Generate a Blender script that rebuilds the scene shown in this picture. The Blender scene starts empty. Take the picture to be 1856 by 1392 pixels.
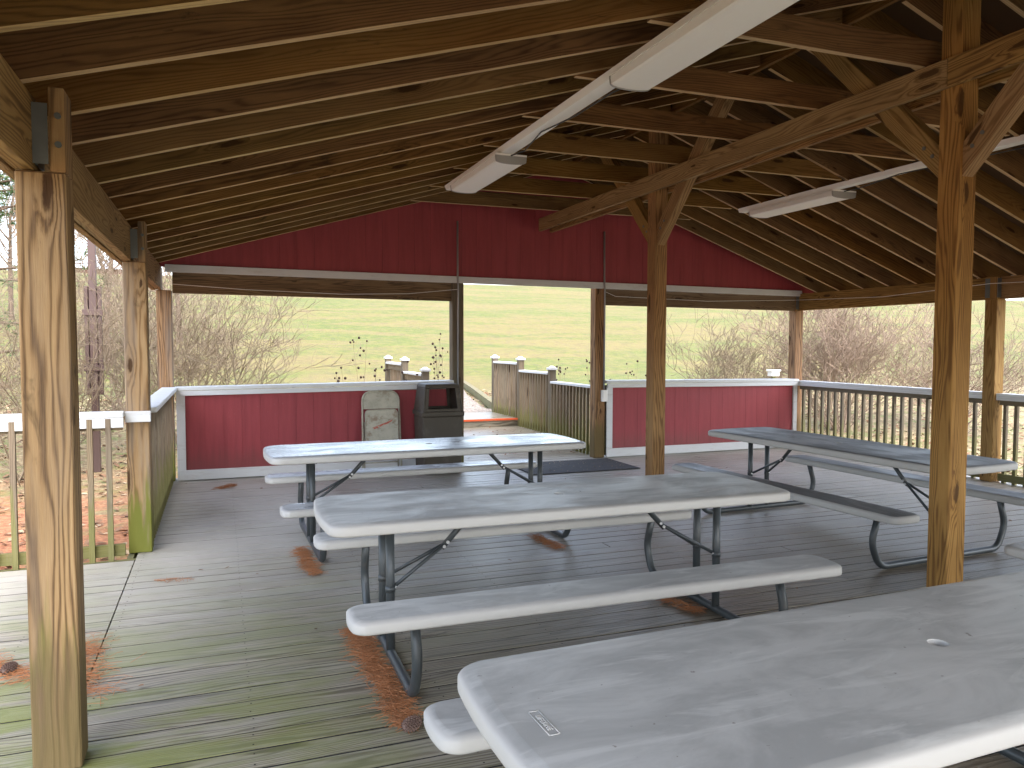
import bpy, math, random
from mathutils import Vector, Matrix, noise
PI = math.pi
random.seed(7)
sc = bpy.context.scene
C = sc.collection

# ------------------------------------------------------------------ camera
YAW, PITCH, ROLL, FPX, EYE = .361, -.0509, .0015, 1401.2, 1.56
cd = bpy.data.cameras.new('camera'); cam = bpy.data.objects.new('camera', cd); C.objects.link(cam)
F = Vector((math.sin(YAW)*math.cos(PITCH), math.cos(YAW)*math.cos(PITCH), math.sin(PITCH)))
Rt = F.cross(Vector((0, 0, 1))).normalized(); Up = Rt.cross(F)
R2 = Rt*math.cos(ROLL)+Up*math.sin(ROLL); U2 = -Rt*math.sin(ROLL)+Up*math.cos(ROLL)
cam.matrix_world = Matrix(((R2.x, U2.x, -F.x, 0), (R2.y, U2.y, -F.y, 0), (R2.z, U2.z, -F.z, EYE), (0, 0, 0, 1)))
cd.sensor_width = 36; cd.lens = FPX/1856*36; cd.clip_start = .05; cd.clip_end = 2000
sc.camera = cam
# ------------------------------------------------------------------ light
SUN_EL, SUN_AZ = math.radians(58), math.radians(165)   # azimuth clockwise from +Y
w = bpy.data.worlds.new('World'); sc.world = w; w.use_nodes = True
nt = w.node_tree
sky = nt.nodes.new('ShaderNodeTexSky'); sky.sky_type = 'NISHITA'; sky.sun_disc = False
sky.sun_elevation = SUN_EL; sky.sun_rotation = SUN_AZ; sky.air_density = 1.0; sky.dust_density = 2.2; sky.ozone_density = 1.0
bg = nt.nodes['Background']; bg.inputs[1].default_value = .15
hsv = nt.nodes.new('ShaderNodeHueSaturation'); hsv.inputs['Saturation'].default_value = .68   # thin overcast
nt.links.new(sky.outputs[0], hsv.inputs['Color']); nt.links.new(hsv.outputs[0], bg.inputs[0])
sd = bpy.data.lights.new('sun', 'SUN'); sd.energy = .9; sd.angle = math.radians(100); sd.color = (1, .92, .80)
so = bpy.data.objects.new('sun', sd); C.objects.link(so)
sdir = Vector((math.sin(SUN_AZ)*math.cos(SUN_EL), math.cos(SUN_AZ)*math.cos(SUN_EL), math.sin(SUN_EL)))
so.rotation_euler = sdir.to_track_quat('Z', 'Y').to_euler()
sc.view_settings.view_transform = 'Standard'; sc.view_settings.look = 'None'
sc.view_settings.exposure = 2.6; sc.view_settings.gamma = 1
sc.render.engine = 'CYCLES'
sc.cycles.max_bounces = 10; sc.cycles.diffuse_bounces = 6

# ------------------------------------------------------------------ node helper
class NT:
    def __init__(s, name):
        s.m = bpy.data.materials.new(name); s.m.use_nodes = True; s.t = s.m.node_tree
        s.b = s.t.nodes['Principled BSDF']
    def n(s, typ, **kw):
        x = s.t.nodes.new('ShaderNode'+typ)
        for k, v in kw.items(): setattr(x, k, v)
        return x
    def l(s, a, b): s.t.links.new(a, b)
    def setin(s, node, key, v):
        if isinstance(v, bpy.types.NodeSocket): s.l(v, node.inputs[key])
        else: node.inputs[key].default_value = v
    def coord(s, kind='Object'): return s.n('TexCoord').outputs[kind]
    def map(s, vec, scale=(1, 1, 1), loc=(0, 0, 0)):
        x = s.n('Mapping'); s.l(vec, x.inputs[0]); x.inputs['Scale'].default_value = scale; x.inputs['Location'].default_value = loc
        return x.outputs[0]
    def noise(s, vec, scale=5, detail=4, rough=.55, dist=0):
        x = s.n('TexNoise'); s.l(vec, x.inputs['Vector']); x.inputs['Scale'].default_value = scale
        x.inputs['Detail'].default_value = detail; x.inputs['Roughness'].default_value = rough; x.inputs['Distortion'].default_value = dist
        return x.outputs[0]
    def math(s, op, a, b=0.0, c=None, clamp=False):
        x = s.n('Math', operation=op); x.use_clamp = clamp
        s.setin(x, 0, a); s.setin(x, 1, b)
        if c is not None: s.setin(x, 2, c)
        return x.outputs[0]
    def ramp(s, fac, stops):
        x = s.n('ValToRGB'); s.l(fac, x.inputs[0]); e = x.color_ramp.elements
        for i, (p, c) in enumerate(stops):
            if i < 2: el = e[i]; el.position = p
            else: el = e.new(p)
            el.color = c if len(c) == 4 else (*c, 1)
        return x.outputs[0]
    def step(s, v, a, b):
        x = s.n('MapRange'); x.interpolation_type = 'SMOOTHSTEP'; s.setin(x, 0, v); s.setin(x, 1, a); s.setin(x, 2, b)
        return x.outputs[0]
    def mix(s, fac, a, b, blend='MIX'):
        x = s.n('Mix', data_type='RGBA', blend_type=blend)
        s.setin(x, 0, fac); s.setin(x, 6, a if isinstance(a, bpy.types.NodeSocket) else (*a, 1)[:4]); s.setin(x, 7, b if isinstance(b, bpy.types.NodeSocket) else (*b, 1)[:4])
        return x.outputs[2]
    def bump(s, h, strength=.3, dist=.01):
        x = s.n('Bump'); s.l(h, x.inputs['Height']); x.inputs['Strength'].default_value = strength; x.inputs['Distance'].default_value = dist
        s.l(x.outputs[0], s.b.inputs['Normal'])
    def out(s, col=None, rough=None, metal=None, spec=None):
        if col is not None: s.setin(s.b, 'Base Color', col if isinstance(col, bpy.types.NodeSocket) else (*col, 1)[:4])
        if rough is not None: s.setin(s.b, 'Roughness', rough)
        if metal is not None: s.setin(s.b, 'Metallic', metal)
        if spec is not None: s.setin(s.b, 'Specular IOR Level', spec)
        return s.m

def wood(name, light, mid, dark, rough=.7, knots=.62, grey=None, grey_amt=0., moss=0., deck=False, ringfreq=150, contrast=1., stain=.0, bump=.35, vary=.4, foot=0., spec=.35):
    """sawn timber; UV runs in metres along (u) and around (v) every member"""
    t = NT(name); uv = t.coord('UV'); rnd = t.n('Attribute', attribute_name='rnd').outputs['Fac']
    sx = t.n('SeparateXYZ'); t.l(uv, sx.inputs[0]); u, v = sx.outputs[0], sx.outputs[1]
    # knots
    kv = t.map(uv, (1.35, 5.5, 1)); vor = t.n('TexVoronoi'); vor.feature = 'F1'; vor.voronoi_dimensions = '2D'; t.l(kv, vor.inputs['Vector']); vor.inputs['Scale'].default_value = 1.0
    vor.inputs['Randomness'].default_value = 1.0
    cs = t.n('SeparateColor'); t.l(vor.outputs['Color'], cs.inputs[0])
    has = t.math('GREATER_THAN', cs.outputs[0], knots)
    size = t.math('MULTIPLY_ADD', cs.outputs[1], .10, .05)
    kd = t.math('ADD', vor.outputs['Distance'], t.math('MULTIPLY', t.math('SUBTRACT', t.noise(t.map(uv, (14, 40, 1)), 1.0, 3, .6), .5), .12))
    kn = t.math('MULTIPLY', has, t.math('SUBTRACT', 1.0, t.step(kd, t.math('MULTIPLY', size, .55), size)))
    halo = t.math('MULTIPLY', has, t.math('SUBTRACT', 1.0, t.step(kd, 0.02, .30)))
    # ring pattern with cathedral distortion
    wob = t.noise(t.map(uv, (.55, 5., 1)), 1.0, 3, .5)
    vv = t.math('ADD', t.math('MULTIPLY', v, 1.0), t.math('MULTIPLY', wob, .32))
    vv = t.math('ADD', vv, t.math('MULTIPLY', halo, .05))
    rings = t.math('SINE', t.math('MULTIPLY', vv, ringfreq*2))
    rings = t.math('MULTIPLY_ADD', rings, .5, .5)
    rings = t.math('POWER', rings, 2.2)
    fine = t.noise(t.map(uv, (9., 260, 1)), 1.0, 4, .65)
    blot = t.noise(t.map(uv, (1.3, 6, 1), (9, 3, 0)), 1.0, 4, .6)
    f = t.math('ADD', t.math('MULTIPLY', rings, .42*contrast), t.math('MULTIPLY', fine, .5*contrast))
    f = t.math('ADD', f, t.math('MULTIPLY', t.math('SUBTRACT', blot, .5), .9))
    f = t.math('ADD', f, t.math('MULTIPLY', t.math('SUBTRACT', rnd, .5), vary))
    f = t.math('ADD', f, .5-.41*contrast)
    col = t.ramp(f, [(0.05, light), (.5, mid), (.95, dark)])
    # per-board hue change
    hs = t.n('HueSaturation'); t.l(col, hs.inputs['Color'])
    t.l(t.math('MULTIPLY_ADD', rnd, vary, 1-vary*.5), hs.inputs['Value']); t.l(t.math('MULTIPLY_ADD', t.math('FRACT', t.math('MULTIPLY', rnd, 7.3)), .014, .490), hs.inputs['Hue'])
    t.l(t.math('MULTIPLY_ADD', t.math('FRACT', t.math('MULTIPLY', rnd, 13.7)), .16, .82), hs.inputs['Saturation'])
    col = hs.outputs[0]
    ob = t.coord('Object')
    if grey:
        g = t.noise(t.map(uv, (.5, 7, 1), (31, 5, 0)), 1.0, 5, .65)
        col = t.mix(t.math('MULTIPLY', t.step(g, .62-.35*grey_amt, .8-.3*grey_amt), grey_amt), col, grey)
    if stain:
        s_ = t.noise(t.map(uv, (2.2, 9, 1), (17, 8, 0)), 1.0, 5, .7, .6)
        col = t.mix(t.math('MULTIPLY', t.step(s_, .60, .72), stain), col, (.035, .022, .012))
    col = t.mix(t.math('MULTIPLY', kn, .88), col, (.035, .014, .006))
    col = t.mix(t.math('MULTIPLY', halo, .25), col, dark)
    roughv = rough
    if deck:
        so_ = t.n('SeparateXYZ'); t.l(ob, so_.inputs[0]); X, Y = so_.outputs[0], so_.outputs[1]
        big = t.noise(t.map(ob, (.7, 1.1, 1)), 1.0, 4, .6)
        med = t.noise(t.map(ob, (1.5, 5., 1)), 1.0, 5, .65)
        mossm = t.math('SUBTRACT', 1.0, t.step(t.math('ADD', X, t.math('MULTIPLY', big, -2.6)), -2.2, .6))
        mossm = t.math('MULTIPLY', mossm, t.step(t.math('ADD', med, t.math('MULTIPLY', fine, .2)), .46, .72))
        near = t.math('SUBTRACT', 1.0, t.step(Y, 3.0, 8.0))
        mossm = t.math('MULTIPLY', mossm, t.math('MULTIPLY_ADD', near, .8, .2))
        col = t.mix(t.math('MULTIPLY', mossm, .85), col, (.15, .17, .03))
        blk = t.noise(t.map(uv, (1.1, 14, 1), (3, 1, 0)), 1.0, 4, .65)
        col = t.mix(t.math('MULTIPLY', t.step(blk, .58, .72), .55), col, (.045, .043, .036))
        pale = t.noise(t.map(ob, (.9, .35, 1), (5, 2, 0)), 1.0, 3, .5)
        col = t.mix(t.math('MULTIPLY', t.math('MULTIPLY', t.math('MULTIPLY', t.step(Y, 3.0, 7.0), t.math('SUBTRACT', 1.0, t.step(Y, 9.3, 10.0))), t.step(pale, .2, .6)), .8), col, (.52, .485, .44))  # far boards paled in colour, standing in for reflected hillside glare
        brown = t.math('MULTIPLY', t.step(X, .2, 2.0), t.math('SUBTRACT', 1.0, t.step(Y, 3.5, 7)))
        col = t.mix(t.math('MULTIPLY', brown, .35), col, (.15, .105, .07))
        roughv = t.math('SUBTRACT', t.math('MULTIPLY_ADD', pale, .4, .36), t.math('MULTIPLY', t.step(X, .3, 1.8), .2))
    if moss:
        so_ = t.n('SeparateXYZ'); t.l(t.coord('Object'), so_.inputs[0])
        mm = t.noise(t.map(ob, (22, 22, 2.2)), 1.0, 4, .6)
        low = t.math('SUBTRACT', 1.0, t.step(so_.outputs[2], .0, .85))
        mk = t.step(t.math('ADD', t.math('MULTIPLY', low, .5), mm), .64, .9)
        col = t.mix(t.math('MULTIPLY', mk, moss), col, (.16, .17, .03))
    if foot:
        so2 = t.n('SeparateXYZ'); t.l(ob, so2.inputs[0]); fn_ = t.noise(t.map(ob, (30, 30, 3)), 1, 3)
        ft = t.math('SUBTRACT', 1.0, t.step(t.math('ADD', so2.outputs[2], t.math('MULTIPLY', fn_, .5)), .55, .85))
        col = t.mix(t.math('MULTIPLY', ft, foot), col, (.13, .085, .045))
    h = t.math('ADD', t.math('MULTIPLY', fine, .7), t.math('MULTIPLY', rings, .4))
    h = t.math('SUBTRACT', h, t.math('MULTIPLY', kn, .5))
    t.bump(h, bump, .004)
    return t.out(col, roughv, spec=spec)

def plain(name, col, rough=.5, metal=0., var=.12, scale=8, bump=.0, dirt=None, dirt_amt=.4, bscale=60, spec=.5):
    t = NT(name); ob = t.coord()
    n1 = t.noise(ob, scale, 5, .6); n2 = t.noise(ob, scale*.23, 3, .5)
    hs = t.n('HueSaturation'); hs.inputs['Color'].default_value = (*col, 1)
    t.l(t.math('MULTIPLY_ADD', t.math('ADD', n1, n2), var, 1-var), hs.inputs['Value'])
    c = hs.outputs[0]
    if dirt:
        c = t.mix(t.math('MULTIPLY', t.step(t.noise(ob, scale*.6, 6, .7, .4), .52, .72), dirt_amt), c, dirt)
    if bump: t.bump(t.noise(ob, bscale, 4, .6), bump, .003)
    return t.out(c, t.math('MULTIPLY_ADD', n1, .25, rough-.12), metal, spec)

# --------------------------------------------------------------- materials
M = {}
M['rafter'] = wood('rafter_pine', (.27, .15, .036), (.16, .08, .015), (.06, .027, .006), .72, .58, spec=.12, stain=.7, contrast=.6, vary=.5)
M['rafteredge'] = wood('rafter_bounce_lit_edge', (.62, .44, .20), (.50, .33, .13), (.27, .15, .05), .7, .6, contrast=.6, vary=.3)  # edge faces painted paler for light bounced off the deck, sides darker for shade
M['beam'] = wood('beam_pine', (.42, .265, .09), (.28, .16, .042), (.13, .065, .016), .7, .55, spec=.2, contrast=1.1, stain=.2)
M['postmoss'] = wood('post_pine_mossy', (.42, .275, .13), (.30, .175, .07), (.11, .06, .025), .78, .6, spec=.2, grey=(.25, .21, .17), grey_amt=.6, moss=.95, ringfreq=95, contrast=1.3, stain=.4, bump=.6)
M['postin'] = wood('post_pine_sheltered', (.42, .255, .075), (.30, .165, .04), (.15, .075, .018), .72, .55, spec=.2, contrast=1.15)
M['post'] = wood('post_pine_weathered', (.42, .255, .11), (.29, .16, .06), (.10, .05, .02), .78, .6, spec=.2, foot=.7, grey=(.22, .165, .12), grey_amt=.45, moss=.5, ringfreq=95, contrast=1.5, stain=.6, bump=.6)
M['header'] = wood('header_stained', (.25, .165, .07), (.165, .10, .038), (.07, .04, .016), .75, .6, stain=.9)
M['rail'] = wood('rail_weathered', (.21, .165, .10), (.145, .108, .062), (.07, .05, .028), .8, .7, grey=(.16, .145, .11), grey_amt=.6, moss=.45)
M['railred'] = wood('rail_walk', (.30, .225, .13), (.21, .15, .085), (.11, .075, .04), .8, .7, grey=(.22, .19, .13), grey_amt=.5, moss=.6)
M['deck'] = wood('deck_boards', (.33, .29, .21), (.215, .182, .125), (.08, .064, .042), .5, .93, grey=(.25, .235, .19), grey_amt=.5, deck=True, ringfreq=125, contrast=1.75, bump=.6, vary=.35)
M['sheath'] = wood('roof_plywood', (.16, .095, .035), (.11, .06, .02), (.06, .03, .01), .85, .8, spec=.1)
M['fascia'] = plain('fascia_paint', (.7, .69, .67), .6)
def white_paint():
    t = NT('white_paint'); ob = t.coord()
    d = t.noise(t.map(ob, (3, 3, 14)), 1.5, 6, .7); f = t.noise(ob, 40, 4, .6)
    c = t.mix(t.math('MULTIPLY', t.step(d, .5, .75), .45), (.68, .69, .70), (.46, .41, .39))
    c = t.mix(t.math('MULTIPLY', t.step(f, .68, .75), .5), c, (.38, .33, .27))
    t.bump(t.noise(t.map(ob, (6, 90, 90)), 1, 3), .15, .002)
    return t.out(c, .5)
M['white'] = white_paint()
def red_paint():
    t = NT('barn_red_paint'); ob = t.coord()
    a = t.noise(t.map(ob, (14, 14, 1.2)), 1, 5, .65); b = t.noise(ob, 1.6, 4, .6)
    c = t.mix(t.step(a, .3, .75), (.34, .048, .058), (.265, .034, .043))
    c = t.mix(t.math('MULTIPLY', t.step(b, .5, .75), .35), c, (.30, .05, .06))
    n = t.noise(ob, 55, 3, .6)
    c = t.mix(t.math('MULTIPLY', t.step(n, .66, .74), .5), c, (.36, .16, .15))
    sz = t.n('SeparateXYZ'); t.l(ob, sz.inputs[0]); splash = t.math('MULTIPLY', t.math('SUBTRACT', 1.0, t.step(t.math('ADD', sz.outputs[2], t.math('MULTIPLY', a, -.25)), .0, .3)), .4)
    c = t.mix(splash, c, (.17, .07, .06))
    t.bump(t.noise(t.map(ob, (60, 60, 4)), 1, 4, .6), .35, .003)
    return t.out(c, .62)
M['red'] = red_paint()
def plastic(name, base, top, wet):
    t = NT(name); ob = t.coord()
    a = t.noise(t.map(ob, (1.6, 3.2, 1)), 1.3, 6, .62, .7); b = t.noise(t.map(ob, (1, 5, 1), (4, 1, 0)), 1.8, 5, .65, 1.2)
    c = t.mix(t.step(a, .36, .62), top, tuple(x*.74 for x in top))
    c = t.mix(t.math('MULTIPLY', t.step(b, .5, .66), .7), c, tuple(min(1, x*1.18) for x in top))
    br = t.noise(ob, 2.3, 5, .7); c = t.mix(t.math('MULTIPLY', t.step(br, .56, .75), .4), c, (.36, .32, .27))
    sp = t.noise(ob, 34, 3, .6); c = t.mix(t.math('MULTIPLY', t.step(sp, .70, .75), .7), c, (.16, .13, .1))
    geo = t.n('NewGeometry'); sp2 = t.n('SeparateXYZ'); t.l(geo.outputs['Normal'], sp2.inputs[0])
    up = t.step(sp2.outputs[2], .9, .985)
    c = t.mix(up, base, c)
    r = t.math('MULTIPLY_ADD', t.step(t.math('ADD', a, t.math('MULTIPLY', b, .6)), .6, 1.0), .2, wet)
    r = t.math('ADD', r, t.math('MULTIPLY', t.math('SUBTRACT', 1.0, up), .2))
    t.bump(t.noise(ob, 260, 2, .5), .12, .002)
    return t.out(c, r, spec=.55)
M['plastic'] = plastic('table_plastic_dry', (.47, .45, .42), (.53, .515, .485), .36)
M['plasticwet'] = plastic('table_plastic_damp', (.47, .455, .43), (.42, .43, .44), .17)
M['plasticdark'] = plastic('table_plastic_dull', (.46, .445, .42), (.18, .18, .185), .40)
M['tube'] = plain('powder_coated_tube', (.045, .052, .055), .36, .0, .2, 12, dirt=(.16, .13, .1), dirt_amt=.25)
M['bolt'] = plain('zinc_bolt', (.65, .65, .66), .3, 1.)
M['galv'] = plain('galvanized_bracket', (.17, .18, .18), .5, .7, .3, 30)
M['lightwhite'] = plain('enamel_white', (.93, .92, .89), .4, var=.03)
M['lens'] = plain('frosted_lens', (.95, .94, .91), .45, var=.03)
M['endcap'] = plain('grey_end_cap', (.36, .35, .34), .5)
M['cable'] = plain('black_cable', (.03, .03, .03), .5)
M['conduit'] = plain('grey_conduit', (.34, .34, .35), .45, .3)
M['can'] = plain('brown_plastic', (.06, .048, .034), .6, var=.3, scale=6, dirt=(.14, .12, .10), dirt_amt=.6, bump=.2)
M['mat'] = plain('black_mat', (.045, .043, .045), .85, var=.4, scale=20, dirt=(.14, .11, .09), dirt_amt=.5, bump=.5)
M['orange'] = plain('orange_paint', (.72, .11, .03), .6, dirt=(.4, .2, .1), dirt_amt=.4)
M['polebrown'] = plain('brown_steel', (.085, .05, .042), .55, var=.2, scale=5)
M['twig'] = plain('bare_twigs', (.19, .145, .095), .85, var=.45, scale=2)
M['twigpink'] = plain('bare_twigs_reddish', (.25, .18, .13), .85, var=.45, scale=2)
M['seed'] = plain('seed_heads', (.045, .022, .018), .9)
M['stalk'] = plain('dry_stalk', (.25, .19, .12), .9)
M['bark'] = plain('bark', (.13, .09, .065), .9, var=.5, scale=6, bump=.6, bscale=20)
M['needle'] = plain('green_needles', (.055, .10, .03), .7, var=.5, scale=1.5)
M['straw'] = plain('pine_straw', (.40, .165, .065), .8, var=.6, scale=14)
M['leaf'] = plain('dry_leaves', (.20, .11, .06), .8, var=.7, scale=9)
M['leafpale'] = plain('pale_dry_leaves', (.36, .27, .17), .8, var=.6, scale=9)
M['blade'] = plain('grass_blades', (.16, .18, .035), .7, var=.6, scale=.8)
M['gapdirt'] = plain('gap_dirt', (.012, .010, .008), .95)
M['cone'] = plain('pine_cone', (.16, .10, .08), .8, var=.5, scale=60)
M['barnroof'] = plain('pale_metal_roof', (.62, .66, .72), .45, .1)
M['barnwall'] = plain('brown_siding', (.16, .07, .05), .8)
M['glassdark'] = plain('dark_pane', (.03, .035, .04), .15)
def chairmat(name, rust):
    t = NT(name); ob = t.coord()
    a = t.noise(ob, 9, 6, .7); b = t.noise(ob, 3.5, 4, .6)
    c = t.mix(t.step(a, .35, .7), (.50, .47, .38), (.36, .34, .27))
    c = t.mix(t.math('MULTIPLY', t.step(t.math('ADD', a, b), 1.06, 1.22), rust), c, (.20, .10, .04))
    return t.out(c, .45)
M['chair'] = chairmat('beige_chair_metal', .3); M['chairrust'] = chairmat('rusty_seat_metal', .55)
def ground():
    t = NT('ground_cover'); ob = t.coord(); so_ = t.n('SeparateXYZ'); t.l(ob, so_.inputs[0]); X, Y = so_.outputs[0], so_.outputs[1]
    a = t.noise(t.map(ob, (.10, .22, 1)), 1, 6, .7, .8); b = t.noise(t.map(ob, (.9, 1.6, 1)), 1, 5, .7); f = t.noise(ob, 7, 5, .75)
    g = t.mix(t.step(a, .43, .57), (.07, .10, .008), (.165, .115, .042))
    g = t.mix(t.math('MULTIPLY', t.step(b, .40, .66), .6), g, (.155, .11, .055))
    g = t.mix(t.math('MULTIPLY', t.step(f, .45, .65), .55), g, (.115, .135, .016))
    pep = t.noise(t.map(ob, (1.6, 1.2, 1)), 1.7, 8, .82)
    g = t.mix(t.math('MULTIPLY', t.step(pep, .44, .60), .55), g, (.175, .16, .035)); g = t.mix(t.math('MULTIPLY', t.step(pep, .56, .42), .0), g, g); g = t.mix(t.math('MULTIPLY', t.math('SUBTRACT', 1.0, t.step(pep, .38, .48)), .65), g, (.09, .085, .03))
    lf = t.noise(ob, 16, 4, .7); lf2 = t.noise(ob, 4, 4, .6)
    leaf = t.mix(t.step(lf, .4, .65), (.19, .13, .065), (.33, .27, .15)); leaf = t.mix(t.math('MULTIPLY', t.step(lf2, .48, .62), .75), leaf, (.12, .15, .035))
    bed = t.math('ADD', Y, t.math('MULTIPLY', t.math('SUBTRACT', b, .5), 9.0))
    c = t.mix(t.math('SUBTRACT', 1.0, t.step(bed, 17.0, 23.0)), g, leaf)
    st = t.mix(t.step(lf, .35, .65), (.24, .085, .035), (.42, .19, .09)); st = t.mix(t.math('MULTIPLY', t.step(b, .52, .66), .6), st, (.20, .20, .06))
    sm = t.math('SUBTRACT', 1.0, t.step(t.math('ADD', X, t.math('MULTIPLY', b, 2.0)), 0.2, 2.2))
    sm = t.math('MULTIPLY', sm, t.math('SUBTRACT', 1.0, t.step(bed, 9., 13.5)))
    c = t.mix(sm, c, st)
    t.bump(t.math('ADD', f, lf), .8, .05)
    return t.out(c, .9)
M['ground'] = ground()
def gravelmat():
    t = NT('gravel'); ob = t.coord(); v = t.n('TexVoronoi'); t.l(ob, v.inputs['Vector']); v.inputs['Scale'].default_value = 28
    sc_ = t.n('SeparateColor'); t.l(v.outputs['Color'], sc_.inputs[0])
    c = t.ramp(sc_.outputs[0], [(0, (.13, .10, .075)), (.5, (.26, .215, .17)), (1, (.46, .41, .35))])
    c = t.mix(t.step(v.outputs['Distance'], .35, .8), c, (.12, .09, .07))
    t.bump(t.math('SUBTRACT', 1.0, v.outputs['Distance']), .8, .02)
    return t.out(c, .85)
M['gravel'] = gravelmat()

# ------------------------------------------------------------------ mesh builder
class MB:
    def __init__(s): s.v = []; s.f = []; s.uv = []; s.r = []; s.sm = []; s.mi = []
    def face(s, idx, uvs=None, r=0., smooth=False, mi=0):
        s.f.append(idx); s.uv.append(uvs or [(0, 0)]*len(idx)); s.r.append(r); s.sm.append(smooth); s.mi.append(mi)
    def member(s, a, b, wd, ht, side=None, r=None, cut=None, edge=0):
        """timber from a to b (centre line); wd along 'side', ht along the other normal"""
        a, b = Vector(a), Vector(b); d = (b-a); L = d.length; d.normalize()
        if side is None: side = Vector((1, 0, 0)) if abs(d.z) > .7 else d.cross(Vector((0, 0, 1))).normalized()
        else: side = (Vector(side)-d*d.dot(Vector(side))).normalized()
        upv = side.cross(d).normalized()
        r = random.random() if r is None else r
        ou, ov = random.random()*40, random.random()*20
        n = len(s.v); pa, pb = a, b
        co = [(-1, -1), (1, -1), (1, 1), (-1, 1)]
        for i, p in enumerate((a, b)):
            for x, y in co:
                q = p+side*x*wd/2+upv*y*ht/2
                if cut and cut[i]:      # vertical plumb cut at plane through p, normal given
                    nn = Vector(cut[i]); q = q+d*((p-q).dot(nn)/d.dot(nn))
                s.v.append(q)
        vs = [0, wd, wd+ht, 2*wd+ht, 2*wd+2*ht]
        for k in range(4):
            k2 = (k+1) % 4
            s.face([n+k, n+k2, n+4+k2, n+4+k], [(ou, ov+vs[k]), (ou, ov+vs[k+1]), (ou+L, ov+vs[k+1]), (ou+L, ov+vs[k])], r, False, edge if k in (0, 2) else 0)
        s.face([n+3, n+2, n+1, n], [(ou, ov), (ou+ht*.1, ov), (ou+ht*.1, ov+wd), (ou, ov+wd)], r)
        s.face([n+4, n+5, n+6, n+7], [(ou, ov), (ou+ht*.1, ov), (ou+ht*.1, ov+wd), (ou, ov+wd)], r)
    def box(s, x0, x1, y0, y1, z0, z1, r=None):
        dx, dy, dz = x1-x0, y1-y0, z1-z0
        if dx >= dy and dx >= dz: s.member((x0, (y0+y1)/2, (z0+z1)/2), (x1, (y0+y1)/2, (z0+z1)/2), dy, dz, (0, 1, 0), r)
        elif dy >= dz: s.member(((x0+x1)/2, y0, (z0+z1)/2), ((x0+x1)/2, y1, (z0+z1)/2), dx, dz, (1, 0, 0), r)
        else: s.member(((x0+x1)/2, (y0+y1)/2, z0), ((x0+x1)/2, (y0+y1)/2, z1), dx, dy, (1, 0, 0), r)
    def face_dark(s, x0, x1, y0, y1, z):
        # packed dirt lying in the gap between two boards
        n = len(s.v); s.v += [Vector((x0, y0, z)), Vector((x1, y0, z)), Vector((x1, y1, z)), Vector((x0, y1, z)), Vector((x0, y0, z-.008)), Vector((x1, y0, z-.008)), Vector((x1, y1, z-.008)), Vector((x0, y1, z-.008))]
        for f_ in ((0, 1, 2, 3), (7, 6, 5, 4), (0, 4, 5, 1), (1, 5, 6, 2), (2, 6, 7, 3), (3, 7, 4, 0)): s.face([n+q for q in f_], None, 0, False, 1)
    def tube(s, pts, rad, seg=10, cap=True, mi=0):
        pts = [Vector(p) for p in pts]
        rad = rad if isinstance(rad, (list, tuple)) else [rad]*len(pts)
        n0 = len(s.v); T0 = (pts[1]-pts[0]).normalized()
        ref = Vector((0, 0, 1)) if abs(T0.z) < .9 else Vector((1, 0, 0))
        A = T0.cross(ref).normalized()
        for i, p in enumerate(pts):
            if i == 0: T = T0
            elif i == len(pts)-1: T = (pts[-1]-pts[-2]).normalized()
            else: T = ((pts[i+1]-p).normalized()+(p-pts[i-1]).normalized()).normalized()
            A = (A-T*A.dot(T)).normalized(); B = T.cross(A)
            for k in range(seg):
                an = 2*PI*k/seg; s.v.append(p+(A*math.cos(an)+B*math.sin(an))*rad[i])
        for i in range(len(pts)-1):
            for k in range(seg):
                k2 = (k+1) % seg; a = n0+i*seg
                s.face([a+k, a+k2, a+seg+k2, a+seg+k], None, 0, True, mi)
        if cap:
            s.face([n0+k for k in range(seg)][::-1], None, 0, False, mi)
            e = n0+(len(pts)-1)*seg; s.face([e+k for k in range(seg)], None, 0, False, mi)
    def prism(s, poly, axis, a, b, r=0., mi=0):
        """poly of 2D points extruded along axis 'x','y','z' from a to b"""
        n = len(s.v); k = len(poly)
        def P(p, t): return {'x': (t, p[0], p[1]), 'y': (p[0], t, p[1]), 'z': (p[0], p[1], t)}[axis]
        for t in (a, b):
            for p in poly: s.v.append(Vector(P(p, t)))
        for i in range(k):
            j = (i+1) % k; s.face([n+i, n+j, n+k+j, n+k+i], [(poly[i][0], poly[i][1])]*4, r, False, mi)
        s.face([n+i for i in range(k)][::-1], [tuple(p) for p in poly][::-1], r, False, mi)
        s.face([n+k+i for i in range(k)], [tuple(p) for p in poly], r, False, mi)
    def build(s, name, mat, parent=None, bevel=0, seg=1, fixn=True):
        me = bpy.data.meshes.new(name)
        me.from_pydata([tuple(v) for v in s.v], [], s.f)
        mats = mat if isinstance(mat, list) else [mat]
        for m in mats: me.materials.append(M[m] if isinstance(m, str) else m)
        ul = me.uv_layers.new(name='UVMap')
        me.polygons.foreach_set('use_smooth', s.sm); me.polygons.foreach_set('material_index', s.mi)
        flat = [c for u in s.uv for p in u for c in p]; ul.data.foreach_set('uv', flat)
        at = me.attributes.new('rnd', 'FLOAT', 'FACE'); at.data.foreach_set('value', s.r)
        if fixn:
            import bmesh
            bm = bmesh.new(); bm.from_mesh(me); bmesh.ops.recalc_face_normals(bm, faces=bm.faces); bm.to_mesh(me); bm.free()
        me.update()
        o = bpy.data.objects.new(name, me); C.objects.link(o)
        if parent: o.parent = parent
        if bevel:
            md = o.modifiers.new('bevel', 'BEVEL'); md.width = bevel; md.segments = seg; md.limit_method = 'ANGLE'; md.angle_limit = .7
        return o
def tag(o, label=None, cat=None, group=None, kind=None):
    if label: o['label'] = label
    if cat: o['category'] = cat
    if group: o['group'] = group
    if kind: o['kind'] = kind
    return o
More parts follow.
